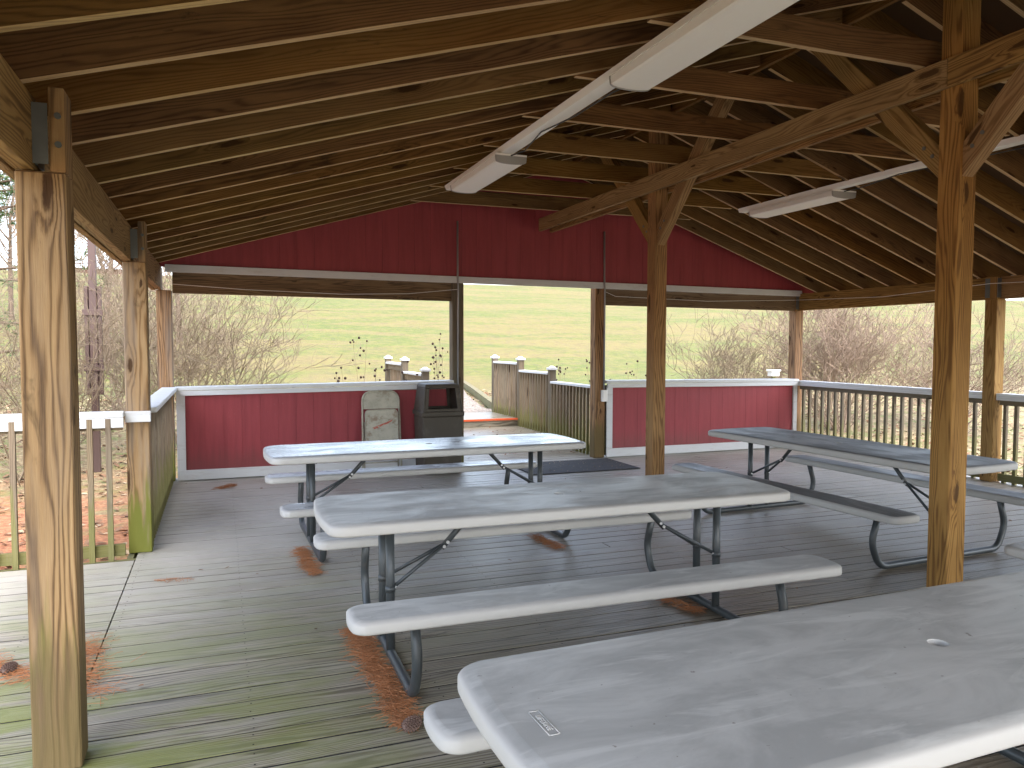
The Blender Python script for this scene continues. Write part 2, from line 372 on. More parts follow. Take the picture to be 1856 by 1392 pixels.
def thing(name, label, cat, loc=(0, 0, 0), rz=0, group=None):
    o = bpy.data.objects.new(name, None); C.objects.link(o); o.location = loc; o.rotation_euler = (0, 0, rz)
    o.empty_display_size = .1
    return tag(o, label, cat, group)
def copy_tree(o, parent=None):
    c = o.copy(); C.objects.link(c)
    if parent: c.parent = parent
    for ch in [x for x in bpy.data.objects if x.parent == o]: copy_tree(ch, c)
    return c

# ------------------------------------------------------------------ dimensions
YF = 9.52                 # inner face of the far wall
XL, XR = -.50, 8.21       # inner faces of side posts
RX, RZ = 4.13, 3.806      # ridge (underside)
def zl(x): return 2.607+.29*x           # underside of left rafters
def zr(x): return 5.273-.355*x          # underside of right rafters
def zu(x): return zl(x) if x < RX else zr(x)

# ------------------------------------------------------------------ terrain
def gz(x, y):
    def lerp(a, b, t): t = max(0, min(1, t)); t = t*t*(3-2*t); return a+(b-a)*t
    z = lerp(-.45, .2, (y-10.2)/3.4)
    if x < 2.6 or x > 5.2:
        d = min(abs(x-2.6), abs(x-5.2)); z = lerp(z, lerp(-.45, .2, (y-11)/7), d/1.5)
    if y > 20: z += .0625*(y-20)**2/14 if y < 27 else .0625*(7*7/14)+.1345*(y-27)+(y-27)*0
    if y > 88: z -= .1345*(y-88)*min(1, (y-88)/25)
    if y > 24: z += .25*noise.noise(Vector((x*.05, y*.05, 0)))*min(1, (y-24)/25)
    z += .02*noise.noise(Vector((x*.8, y*.8, 3)))
    return z
g = MB()
xs = [-260, -160, -100, -60, -40, -28, -20]+[-16+.8*i for i in range(54)]+[30, 36, 44, 56, 72, 100, 150, 220, 340]
ys = [-60, -30, -15, -6, 0]+[3+.5*i for i in range(46)]+[27+2.2*i for i in range(36)]+[112, 125, 150, 200, 320, 600]
for y in ys:
    for x in xs: g.v.append(Vector((x, y, gz(x, y) if -1 < y < 140 else gz(x, max(0, min(140, y))))))
nx = len(xs)
for j in range(len(ys)-1):
    for i in range(nx-1): g.face([j*nx+i, j*nx+i+1, (j+1)*nx+i+1, (j+1)*nx+i], None, 0, True)
tag(g.build('ground', 'ground', fixn=False), kind='structure')

# ------------------------------------------------------------------ deck
d = MB(); pitch, wdt = .1455, .1345
y = -4.2; i = 0
while y < 9.75:
    joints = [-.6]
    if i % 4 in (1,): joints.append(1.8+(i*7 % 11)*.25)
    if i % 4 in (3,): joints.append(5.1+(i*5 % 9)*.22)
    ends = [(-4.2 if y < 6.05 else -.6)]+sorted(joints if y < 6.05 else joints[1:])+[8.42]
    wv = random.uniform(-.0015, .0015)
    for a, b in zip(ends[:-1], ends[1:]):
        gap = .004
        d.member((a+gap, y+wdt/2, -.016+wv), (b-gap, y+wdt/2, -.016+wv+random.uniform(-.001, .001)), wdt+random.uniform(-.003, .002), .03, (0, 1, 0))
        for jx in (-3.4, -2.6, -1.8, -1.0, -.55, .1, .9, 1.65, 2.4, 3.15, 3.9, 4.65, 5.4, 6.15, 6.9, 7.65, 8.35):
            if a+.03 < jx < b-.03 and y > 1.5:
                for sy in (.028, wdt-.028):
                    n_ = len(d.v); qx, qy, zz = jx+random.uniform(-.006, .006), y+sy+random.uniform(-.004, .004), wv+.0012
                    for k_ in range(6): d.v.append(Vector((qx+.0042*math.cos(k_*PI/3), qy+.0042*math.sin(k_*PI/3), zz)))
                    d.face([n_+k_ for k_ in range(6)], None, 0, False, 1)
    d.face_dark(ends[0]+.005, ends[-1]-.005, y+wdt-.004, y+pitch+.004, -.0035)
    y += pitch; i += 1
while y < 11.25:
    d.member((2.75, y+wdt/2, -.016), (5.02, y+wdt/2, -.016), wdt, .03, (0, 1, 0)); d.face_dark(2.76, 5.0, y+wdt-.004, y+pitch+.004, -.0035); y += pitch
tag(d.build('deck', ['deck', 'gapdirt']), kind='structure')
fr = MB()
for xx in (-4.15, -3, -1.8, 8.35): fr.box(xx-.02, xx+.02, -4.2, 6.1 if xx < 0 else 9.7, -.24, -.034)
for xx in (-.62, .9, 2.4, 3.9, 5.4, 6.9): fr.box(xx-.02, xx+.02, -4.2, 9.7, -.24, -.034)
fr.box(-4.2, -.6, 6.155, 6.195, -.24, -.005); fr.box(-.66, -.62, 6.2, 9.7, -.24, -.005); fr.box(8.425, 8.465, -4.2, 9.7, -.24, -.005)
tag(fr.build('deck_joists', 'rail'), kind='structure')
# steps of the walkway behind the doorway
for k, (y0, y1, z) in enumerate(((11.25, 12.62, .135), (12.62, 13.95, .27))):
    s = MB()
    yy = y0+.03
    while yy < y1-.02:
        s.member((2.75, yy+wdt/2, z-.016), (4.98, yy+wdt/2, z-.016), wdt, .03, (0, 1, 0)); yy += pitch
    s.box(2.75, 4.98, y0, y0+.028, z-.135, z-.033)
    st = tag(s.build('step', 'deck'), kind='structure')
    o_ = MB(); o_.box(2.75, 4.97, y0-.012, y0+.026, z-.028, z+.004); o_.build('step_nosing', 'orange', st)
# gravel path with timber edging
p = MB(); L_ = []
for k in range(40):
    t = k/39; yy = 13.96+t*10.3; cx = 3.85+2.4*t**1.25
    L_.append((cx-1.15, cx+1.15, yy))
for a, b, yy in L_:
    for q in range(5): xx = a+(b-a)*q/4; p.v.append(Vector((xx, yy, gz(xx, yy)+.035+(.03 if yy < 15 else 0))))
for k in range(39):
    for q in range(4): p.face([k*5+q, k*5+q+1, k*5+q+6, k*5+q+5], None, 0, True)
tag(p.build('path', 'gravel', fixn=False), kind='structure')
# ------------------------------------------------------------------ pavilion
pav = thing('pavilion', 'large open timber picnic pavilion with gabled rafter roof and barn red end wall', 'pavilion')
# side and ridge posts
def post(mat, x0, x1, y0, y1, z1, lean=0., name='post', bev=.006, sub=None):
    m = MB(); n = 7; cx, cy = (x0+x1)/2, (y0+y1)/2
    m.member((cx, cy, 0.001), (cx+lean, cy, z1), x1-x0, y1-y0, (1, 0, 0))
    return m.build(name, mat, pav, bevel=bev)
# near left post (leans a touch), beam seat at 2.17, inner tongue rises past the beam
for yy, le in ((3.15, 0.), (6.32, 0.), (YF, 0.)):
    x0 = XL-.158
    p1 = post('post' if yy < 4 else 'postmoss', x0, XL, yy, yy+.15, 2.165, le)
    if yy < 9:
        tg = MB(); tg.member((XL-.025+le, yy+.075, 2.166), (XL-.025+le, yy+.075, zl(XL)-.002), .05, .148, (1, 0, 0)); tg.build('post_tongue', 'post', p1, bevel=.003)
        bk = MB(); bk.box(XL-.097+le, XL-.0895+le, yy+.02, yy+.14, 2.19, 2.40)
        bk.box(XL-.106+le, XL-.052+le, yy-.006, yy-.001, 2.19, 2.40); bk.build('metal_bracket', 'galv', p1)
        for zz in (2.26, 2.36):
            bo = MB(); bo.tube([(XL+le-.02, yy-.012, zz), (XL+le-.02, yy+.01, zz)], .011, 8); bo.build('bolt', 'galv', p1)
post('post', XL-.158, XL, -.02, .13, 2.165)
for yy in (YF, 6.26, 3.08, -.02):
    pr = post('post' if yy > 9 else 'postin', XR, XR+.145, yy, yy+.15, 2.085 if yy > 1 else 2.3)
    up_ = MB(); up_.box(XR, XR+.05, yy+.001, yy+.149, 2.087, 2.335); up_.build('post_tongue', 'postin', pr, bevel=.003)
    bk = MB(); bk.box(XR-.005, XR+.0, yy+.09, yy+.147, 2.10, 2.32); bk.box(XR-.005, XR+.07, yy-.006, yy-.001, 2.10, 2.32); bk.build('metal_bracket', 'galv', pr)
# doorway posts in the far wall
post('rail', 2.775, 2.925, YF-.02, YF+.13, 2.36); post('post', 4.80, 4.955, YF-.02, YF+.13, 2.36)
# ridge posts
PX = 4.02
for yy in (3.27, 6.56, -.02):
    post('postin', PX-.07, PX+.07, yy, yy+.14, RZ+.05)
# eave beams (three plies)
for (x0, sgn, zb, zt) in ((XL-.10, -1, 2.17, 2.43), (XR+.055, 1, 2.085, 2.335)):
    for k in range(3):
        a = x0+sgn*k*.0395; dz = (0, .012, .003)[k]
        for ya, yb in ((-1.85, 3.22), (3.225, 6.39), (6.395, 9.7)):
            m = MB(); m.box(min(a, a+sgn*.038), max(a, a+sgn*.038), ya, yb, zb+dz, zt-.002*k); m.build('eave_beam', 'beam', pav, bevel=.003)
# ridge girder: two planks on either side of the ridge posts, carrying the collar ties
for a in (PX-.07-.0405, PX+.0715):
    for ya, yb in ((-1.85, 3.33), (3.333, 9.38+(.0 if a < PX else .06))):
        m = MB(); m.box(a, a+.038, ya, yb, 3.035, 3.196); m.build('girder_plank', 'beam', pav, bevel=.003)
# far-wall headers
m = MB(); m.member((XL+.01, YF+.06, 2.262), (2.772, YF+.06, 2.24), .08, .25, (0, 1, 0)); m.build('header_beam', 'header', pav, bevel=.003)
m = MB(); m.member((4.96, YF+.06, 2.219), (XR+.05, YF+.06, 2.194), .08, .225, (0, 1, 0)); m.build('header_beam', 'header', pav, bevel=.003)
# rafters, collar ties
RD = .215; YS = 3.47-.4375*11
for k in range(26):
    yy = YS+k*.4375
    if yy > 9.75: break
    for s_ in (0, 1):
        m = MB()
        if s_ == 0: a, b = Vector((-.86, yy, zl(-.86))), Vector((RX-.02, yy, zl(RX-.02)))
        else: a, b = Vector((8.72, yy, zr(8.72))), Vector((RX+.02, yy, zr(RX+.02)))
        dd = (b-a).normalized(); nn = Vector((-dd.z, 0, dd.x)) if s_ == 0 else Vector((dd.z, 0, -dd.x))
        jit = Vector((0, random.uniform(-.006, .006), 0))
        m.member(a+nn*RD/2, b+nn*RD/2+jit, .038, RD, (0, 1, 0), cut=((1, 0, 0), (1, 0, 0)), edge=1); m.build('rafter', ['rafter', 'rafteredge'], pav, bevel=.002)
    if (k % 2) == 1:
        m = MB(); off = .041
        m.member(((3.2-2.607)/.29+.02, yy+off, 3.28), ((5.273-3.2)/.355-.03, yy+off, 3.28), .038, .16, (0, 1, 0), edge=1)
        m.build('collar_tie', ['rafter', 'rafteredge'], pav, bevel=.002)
m = MB(); m.box(RX-.018, RX+.018, -1.9, 9.7, RZ-.02, RZ+.235); m.build('ridge_board', 'rafter', pav)
# braces from the ridge posts
for yy in (3.27, 6.56):
    for sg in (1, -1):
        y0 = yy+.14-.02 if sg > 0 else yy+.02
        z0 = 2.60; L = 1.10 if sg > 0 else 1.13
        m = MB(); a = Vector((PX, y0, z0)); b = Vector((PX, y0+sg*L, z0+L*1.02))
        m.member(a, b, .088, .135, (1, 0, 0), cut=((0, 1, 0), (0, 0, 1))); m.build('brace', 'beam', pav, bevel=.003)
        for q in (.08, .14):
            bo = MB(); bo.tube([(PX-.05, y0+sg*q, z0+q+.0), (PX-.043, y0+sg*q, z0+q)], .012, 8); bo.build('bolt', 'galv', pav)
# roof deck, shingles side and fascia
for s_ in (0, 1):
    m = MB(); f_ = (zl if s_ == 0 else zr); x0 = -.9 if s_ == 0 else 8.76
    zz = lambda x: f_(x)+RD*1.045
    m.prism([(x0, zz(x0)), (RX, zz(RX)), (RX, zz(RX)+.05), (x0, zz(x0)+.05)], 'y', -2.0, 9.95); m.build('roof', 'sheath', pav)
    m = MB(); xa = -.9 if s_ == 0 else 8.76
    m.box(xa-.03 if s_ == 0 else xa+.002, xa-.002 if s_ == 0 else xa+.03, -2.0, 9.95, f_(xa)+.03, f_(xa)+RD+.06); m.build('fascia', 'fascia', pav)
# far gable: grooved red boards, triangular up to the ridge
def red_boards(x0, x1, zlo, zhi, name, y0):
    m = MB(); x = x0
    while x < x1-.01:
        x2 = min(x+.203, x1); a, b = x+.0012, x2-.0012
        pts = [(a, zlo(a)), (b, zlo(b)), (b, zhi(b)), (a, zhi(a))]
        if a < RX < b: pts = [(a, zlo(a)), (b, zlo(b)), (b, zhi(b)), (RX, zhi(RX)), (a, zhi(a))]
        m.prism(pts, 'y', y0, y0+.012); x = x2
    n = 24
    lo = [(x0+(x1-x0)*i/n, zlo(x0+(x1-x0)*i/n)+.002) for i in range(n+1)]; hi = [(x0+(x1-x0)*i/n, zhi(x0+(x1-x0)*i/n)-.002) for i in range(n+1)][::-1]
    for i in range(n):
        xa, xb = lo[i][0], lo[i+1][0]
        m.prism([(xa, zlo(xa)+.002), (xb, zlo(xb)+.002), (xb, zhi(xb)-.002), (xa, zhi(xa)-.002)], 'y', y0+.0125, y0+.022)
    return m.build(name, 'red', pav)
zb_ = lambda x: 2.455-(x+.5)*.0078
red_boards(-.75, 8.55, lambda x: zb_(x)-.03, lambda x: zu(x)+.19, 'gable_wall', YF+.005)
red_boards(-.75, 8.55, lambda x: 2.42, lambda x: zu(x)+.19, 'gable_wall', -1.9)  # unseen near gable, added to keep high sky light off the rafter sides
# white band below the gable
m = MB(); m.member((XL-.06, YF-.012, zb_(-.55)-.045), (XR+.09, YF-.012, zb_(8.3)-.045), .03, .085, (0, 1, 0)); m.build('gable_trim', 'white', pav, bevel=.003)
# low walls
def lowwall(x0, x1, capz0, capz1, side):
    wl = red_boards(x0+.09, x1-.07, lambda x: .12, lambda x: .99, 'low_wall', YF-.02)
    back = MB(); back.box(x0+.02, x1-.02, YF+.005, YF+.1, .02, 1.0); back.build('wall_frame', 'rail', wl)
    t = MB(); t.box(x0, x1, YF-.045, YF-.021, .012, .125); t.build('bottom_trim', 'white', wl, bevel=.002)
    for a, b in ((x0, x0+.09), (x1-.07, x1)):
        t = MB(); t.box(a, b, YF-.045, YF-.021, .127, .985); t.build('side_trim', 'white', wl, bevel=.002)
    zc = lambda x: capz0+(capz1-capz0)*(x-x0)/(x1-x0)
    t = MB(); t.member((x0-.02, YF+.02, zc(x0)-.02), (x1, YF+.02, zc(x1)-.02), .2, .04, (0, 1, 0)); t.build('wall_cap', 'white', wl, bevel=.004)
    t = MB(); t.member((x0, YF-.06, zc(x0)-.072), (x1, YF-.06, zc(x1)-.072), .028, .055, (0, 1, 0)); t.build('cap_trim', 'white', wl, bevel=.003)
    return wl
lowwall(XL+.03, 2.775, 1.075, 1.105, 0)
lowwall(4.975, XR+.02, 1.07, 1.045, 1)
# small metal nail plates on the header posts
# ------------------------------------------------------------------ balustrades
def balustrade(name, label, a, b, top, bot_rail, ball_bot, capw, mat, spacing, cap=True, first=.06, capt=.04, fascia=.06, side=1, bal=.036, group=None, posts=(), bal_side=1, zb=None):
    a, b = Vector((*a, 0)), Vector((*b, 0)); dd = (b-a); L = dd.length; dd.normalize(); nn = Vector((-dd.y, dd.x, 0))*side
    r = thing(name, label, 'railing', tuple(a), 0, group); O = a.copy()
    def P(u, w, z): return dd*u+nn*w+Vector((0, 0, z))
    if cap:
        m = MB(); m.member(P(0, .02, top-capt/2), P(L, .02, top-capt/2), capw, capt, nn); m.build('top_cap', 'white', r, bevel=.004)
        if fascia:
            m = MB(); m.member(P(0, -capw/2+.035, top-capt-fascia/2-.001), P(L, -capw/2+.035, top-capt-fascia/2-.001), .028, fascia, nn); m.build('cap_fascia', 'white', r, bevel=.003)
    m = MB(); m.member(P(0.01, .01, top-capt-.048), P(L-.01, .01, top-capt-.048), .036, .09, nn); m.build('top_rail', mat, r, bevel=.002)
    m = MB(); m.member(P(0.01, .01, bot_rail), P(L-.01, .01, bot_rail), .036, .085, nn); m.build('bottom_rail', mat, r, bevel=.002)
    u = first
    while u < L-.04:
        m = MB(); j = random.uniform(-.004, .004)
        m.member(P(u+j, -.029*bal_side, ball_bot), P(u, -.029*bal_side, top-capt-.006), bal, bal, nn); m.build('baluster', mat, r); u += spacing
    return r
balustrade('railing', 'white capped wooden railing of the left side deck, running sideways from the mossy second post', (-.66, 6.22), (-4.1, 6.14), 1.07, .06, -.12, .13, 'railred', .118, first=.1, side=-1, bal_side=1, fascia=.07)
balustrade('railing', 'white capped wooden railing between the mossy second left post and the far left corner', (XL-.06, 6.5), (XL-.06, YF-.02), 1.075, .08, -.03, .16, 'railred', .118, side=-1, bal_side=-1, fascia=.0)
m = MB(); m.box(XL-.66+.5-.02+.02, XL+.012, 6.285, 6.315, .985, 1.065)
tag(m.build('rail_end_board', 'white', pav, bevel=.003))
balustrade('railing', 'white capped wooden railing along the right side between far corner and second right post', (XR+.075, YF-.03), (XR+.075, 6.42), 1.02, .06, -.05, .15, 'rail', .13, side=1, bal_side=-1, fascia=.035)
balustrade('railing', 'white capped wooden railing at the right edge, nearer than the second right post', (XR+.075, 6.25), (XR+.075, 3.24), 1.015, .06, -.05, .15, 'rail', .13, side=1, bal_side=-1, fascia=.035)
# walkway railings in three stepped sections with capped posts
def walkrail(x, label, side):
    r = thing('walkway_railing', label, 'railing', (x, 9.7, 0))
    secs = ((9.72, 11.18, 0., .985), (11.3, 12.55, .135, 1.12), (12.67, 13.9, .27, 1.245))
    for y0, y1, zf, zt in secs:
        m = MB(); m.box(-.06, .06, y0-9.7-.0, y1-9.7, zt-.035, zt); m.build('top_cap', 'white', r, bevel=.003)
        m = MB(); m.box(-.018, .018, y0-9.7, y1-9.7, zt-.127, zt-.037); m.build('top_rail', 'railred', r)
        m = MB(); m.box(-.018, .018, y0-9.7, y1-9.7, zf+.04, zf+.125); m.build('bottom_rail', 'railred', r)
        u = y0+.05
        while u < y1-.02:
            m = MB(); m.box(-side*.037-.018, -side*.037+.018, u-9.7-.018, u-9.7+.018, zf-.02, zt-.04); m.build('baluster', 'railred', r); u += .115
    for yp, zt in ((11.24, 1.16), (12.61, 1.29), (13.96, 1.30)):
        m = MB(); m.box(-.05, .05, yp-.05-9.7, yp+.05-9.7, gz(x, yp)-.3, zt); pp = m.build('railing_post', 'rail', r, bevel=.003)
        c_ = MB(); c_.box(-.068, .068, yp-.068-9.7, yp+.068-9.7, zt+.001, zt+.035)
        n = len(c_.v); h = .05
        for q in ((-h, -h), (h, -h), (h, h), (-h, h)): c_.v.append(Vector((q[0], yp-9.7+q[1], zt+.036)))
        for q in ((-.02, -.02), (.02, -.02), (.02, .02), (-.02, .02)): c_.v.append(Vector((q[0], yp-9.7+q[1], zt+.065)))
        for i_ in range(4): c_.face([n+i_, n+(i_+1) % 4, n+4+(i_+1) % 4, n+4+i_])
        c_.face([n+4, n+5, n+6, n+7]); c_.build('post_cap', 'white', pp, bevel=.003)
walkrail(4.92, 'stepped wooden railing with white post caps on the right of the entrance walkway', 1)
walkrail(2.86, 'stepped wooden railing with white post caps, mostly hidden behind wall and trash can', -1)
e = MB()
ed = [(5.03, 14.0, .30), (5.75, 17., .29), (6.55, 20.4, .30), (7.35, 24.2, .34)]
for (a, b) in zip(ed[:-1], ed[1:]): e.member(a, b, .14, .17, Vector((1, 0, 0)))
tag(e.build('timber_edging', 'rail', bevel=.006), 'pale weathered landscape timber edging the right side of the gravel path', 'edging')

# ------------------------------------------------------------------ picnic tables
def rrect(L, W, r, bow, n=10):
    """rounded rectangle with bowed short ends, counter clockwise"""
    pts = []
    for (cx, cy, a0) in ((L/2-r, W/2-r, 0), (-L/2+r, W/2-r, PI/2), (-L/2+r, -W/2+r, PI), (L/2-r, -W/2+r, 1.5*PI)):
        for k in range(n+1):
            a = a0+PI/2*k/n; pts.append([cx+r*math.cos(a), cy+r*math.sin(a)])
        if a0 == 0:
            for k in range(1, 20): pts.append([L/2-r-(L-2*r)*k/20, W/2])
        elif a0 == PI/2:
            for k in range(1, 9): pts.append([-L/2, W/2-r-(W-2*r)*k/9])
        elif a0 == PI:
            for k in range(1, 20): pts.append([-L/2+r+(L-2*r)*k/20, -W/2])
        else:
            for k in range(1, 9): pts.append([L/2, -W/2+r+(W-2*r)*k/9])
    for p_ in pts:
        t = 1-(p_[1]/(W/2))**2; e_ = max(0, (abs(p_[0])-(L/2-.5))/.5)
        p_[0] += (1 if p_[0] > 0 else -1)*bow*t*e_**1.5
    return pts
def slab(m, L, W, r, bow, z, th, rim, hole=0):
    base = rrect(L, W, r, bow); N = len(base)
    def ring(ins, zz):
        k = len(m.v); sx, sy = (L/2-ins)/(L/2), (W/2-ins)/(W/2)
        for p_ in base: m.v.append(Vector((p_[0]*sx, p_[1]*sy, zz)))
        return k
    rs = [ring(.008, z-th), ring(.001, z-th+.005), ring(0, z-th+.012), ring(0, z-.018), ring(.003, z-.012), ring(.009, z-.0075), ring(rim*.6, z-.004), ring(rim, z-.0012), ring(rim+.007, z)]
    for a, b in zip(rs[:-1], rs[1:]):
        for i_ in range(N): j = (i_+1) % N; m.face([a+i_, a+j, b+j, b+i_], None, 0, True)
    top = rs[-1]
    if hole:
        hk = len(m.v)
        for p_ in base:
            an = math.atan2(p_[1], p_[0]); m.v.append(Vector((hole*math.cos(an), hole*math.sin(an), z)))
        h2 = len(m.v)
        for i_ in range(N): v_ = m.v[hk+i_]; m.v.append(Vector((v_.x, v_.y, z-th+.004)))
        mid = len(m.v)
        for i_ in range(N): m.v.append((m.v[top+i_]*.35+m.v[hk+i_]*.65))
        for a, b in ((top, mid), (mid, hk), (hk, h2)):
            for i_ in range(N): j = (i_+1) % N; m.face([a+i_, a+j, b+j, b+i_])
        for i_ in range(N): j = (i_+1) % N; m.face([rs[0]+j, rs[0]+i_, h2+i_, h2+j])
    else:
        m.face([top+i_ for i_ in range(N)]); m.face([rs[0]+i_ for i_ in range(N)][::-1])
def arc(p0, p1, p2, r, n=5):
    p0, p1, p2 = Vector(p0), Vector(p1), Vector(p2); a = (p0-p1).normalized(); b = (p2-p1).normalized()
    s_, e_ = p1+a*r, p1+b*r
    return [s_*(1-t)**2+p1*2*t*(1-t)+e_*t*t for t in [k/n for k in range(n+1)]]
def make_table(label, cat='picnic table'):
    r = thing('picnic_table', label, cat, group='folding picnic tables under the pavilion')
    m = MB(); slab(m, 2.54, .775, .075, .03, .745, .057, .034, .0275); m.build('tabletop', 'plastic', r, fixn=False)
    for sg in (-1, 1):
        m = MB(); slab(m, 2.46, .262, .05, .018, .445, .055, .024)
        for v_ in m.v: v_.y += sg*.685
        m.build('bench', 'plastic', r, fixn=False)
    for ex in (-1, 1):
        x = ex*.955
        m = MB(); w1, w2 = .62, .70
        pts = [Vector((x, -w2+.07, .402))]+arc((x, -w2+.07, .402), (x, -w2-.0, .20), (x, -w1, .024), .07)+arc((x, -w2, .20), (x, -w1, .024), (x, 0, .024), .075)
        pts += [Vector((x, -p_.y, p_.z)) for p_ in pts[::-1]]
        m.tube(pts, .0235, 12); m.build('leg_frame', 'tube', r)
        for dy in (-.1, .1):
            m = MB(); m.tube([(x, dy, .035), (x, dy, .69)], .0225, 12)
            m.tube([(x, dy, .33), (x, dy, .36)], .0255, 12); m.build('leg', 'tube', r)
        hx = ex*.60; m = MB()
        m.tube([(hx-ex*.12, 0, .695), (hx+ex*.065, 0, .50)], .0155, 10)
        m.tube([(hx+ex*.04, .0, .525), (x-ex*.005, .1, .345)], .010, 8); m.tube([(hx+ex*.04, 0, .525), (x-ex*.005, -.1, .345)], .010, 8)
        br = m.build('brace', 'tube', r)
        for q in ((hx+ex*.035, -.012, .531), (hx+ex*.055, -.012, .51)):
            b_ = MB(); b_.tube([q, (q[0], q[1]-.008, q[2])], .009, 8); b_.build('bolt', 'bolt', br)
        for dy in (-.1, .1):
            b_ = MB(); b_.tube([(x-ex*.03, dy, .352), (x-ex*.021, dy, .352)], .009, 8); b_.build('bolt', 'bolt', br)
        # brace between base tubes and the bench support seen under the top
        m = MB(); m.tube([(x, -.33, .69), (x, .33, .69)], .014, 8); m.build('cross_bar', 'tube', r)
    return r
tabB = make_table('grey plastic picnic table in mid deck, second nearest, pine straw along its left leg')
tabB.location = (1.73, 3.85, 0); tabB.rotation_euler = (0, 0, -.012)
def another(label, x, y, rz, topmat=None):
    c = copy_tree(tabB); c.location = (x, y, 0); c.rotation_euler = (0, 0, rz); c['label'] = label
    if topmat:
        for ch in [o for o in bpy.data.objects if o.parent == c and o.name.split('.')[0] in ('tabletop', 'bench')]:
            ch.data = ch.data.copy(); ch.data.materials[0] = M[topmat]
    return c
tabA = another('nearest grey plastic picnic table with umbrella hole, filling the bottom right corner', 1.83, 1.535, .03)
tabC = another('grey plastic picnic table farthest back on the left, its top mirroring blue sky', 1.60, 6.17, .02, 'plasticwet')
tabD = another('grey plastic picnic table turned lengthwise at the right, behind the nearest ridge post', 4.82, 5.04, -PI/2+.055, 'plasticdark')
tabE = another('grey picnic table mostly outside the right edge, only the white tip of its bench showing', 4.93, 1.83, -PI/2+.03)
# moulded lettering on the nearest table
cu = bpy.data.curves.new('lettering', 'FONT'); cu.body = 'LIFETIME'; cu.size = .017; cu.extrude = .0012; cu.bevel_depth = .0004; cu.align_x = 'CENTER'; cu.align_y = 'CENTER'; cu.space_character = 1.05
to = bpy.data.objects.new('tmp', cu); C.objects.link(to); bpy.context.view_layer.update()
tm = bpy.data.meshes.new_from_object(to.evaluated_get(bpy.context.evaluated_depsgraph_get())); bpy.data.objects.remove(to)
tm.materials.clear(); tm.materials.append(M['plastic'])
lo = bpy.data.objects.new('moulded_lettering', tm); C.objects.link(lo); lo.parent = tabA; lo.location = (-1.19, .0, .7458); lo.rotation_euler = (0, 0, -PI/2)
fm = MB()
for sx_ in (-.012, .012): fm.tube([(-1.19+sx_, -.055, .7455), (-1.19+sx_, .055, .7455)], .0013, 6)
for sy_ in (-.055, .055): fm.tube([(-1.202, sy_, .7455), (-1.178, sy_, .7455)], .0013, 6)
fm.build('moulded_frame', 'plastic', tabA)

# ------------------------------------------------------------------ light strips
def channel(label, x, y0, y1, z, wd, flip=0):
    r = thing('light_channel', label, 'light channel', (x, y0, z))
    L = y1-y0
    m = MB(); m.prism([(-wd/2, 0), (-wd/2+.02, -.045), (wd/2-.02, -.045), (wd/2, 0)], 'y', 0, L); m.build('channel_body', 'lightwhite', r, bevel=.003)
    return r
def fixture(label, x, y0, y1, z, wd):
    r = thing('light_fixture', label, 'light fixture', (x, y0, z), group='long white ceiling light fixtures'); L = y1-y0
    pr = [(-wd/2, 0)]+[(-wd/2*math.cos(PI*k/12)*(1.0), -.012-.05*math.sin(PI*k/12)**.35) for k in range(13)]+[(wd/2, 0)]
    m = MB(); m.prism(pr, 'y', .012, L-.012); o = m.build('lens', 'lens', r)
    for a, b in ((0, .0115), (L-.0115, L)):
        m = MB(); m.prism([(p_[0]*1.03, p_[1]*1.05-(.001 if p_[1] < 0 else -.002)) for p_ in pr], 'y', a, b); m.build('end_cap', 'endcap', r)
    m = MB(); m.box(-wd/2-.006, wd/2+.006, 0, L, .0025, .018); m.build('housing', 'lightwhite', r)
    return r
ZL_ = 3.150
c1 = channel('white channel joining the ceiling lights left of the ridge girder', 2.27, -.3, 7.80, 3.197, .15)
fixture('white ceiling light at the far end of the left light strip', 2.30, 6.12, 7.46, 3.130, .27)
fixture('large white ceiling light cropped by the top edge, near end of left strip', 2.30, 2.75, 4.12, 3.130, .27)
c2 = channel('white channel joining the ceiling lights right of the ridge girder', 5.93, .3, 7.84, 3.197, .14)
c2.rotation_euler = (0, 0, .0)
fixture('white ceiling light near the far end of the right light strip', 6.02, 6.30, 7.64, 3.130, .30)
fixture('white ceiling light at the right edge, beyond the nearest ridge post', 5.98, 2.9, 4.25, 3.130, .30)
def cable(label, pts, r_=.005, mat='cable', name='power_cable', cat='cable'):
    m = MB(); m.tube(pts, r_, 6); return tag(m.build(name, mat), label, cat)
cable('thin black cable running along the white channel left of the girder', [(2.30, 6.12, 3.135), (2.33, 5.9, 3.125), (2.27, 5.4, 3.145), (2.31, 4.9, 3.13), (2.33, 4.4, 3.14), (2.33, 4.11, 3.12)], .0055)
cable('thin black cable running along the white channel right of the girder', [(6.02, 6.3, 3.135), (6.0, 6.1, 3.125), (5.9, 5.5, 3.14), (5.95, 4.8, 3.13), (5.98, 4.24, 3.12)], .0055)
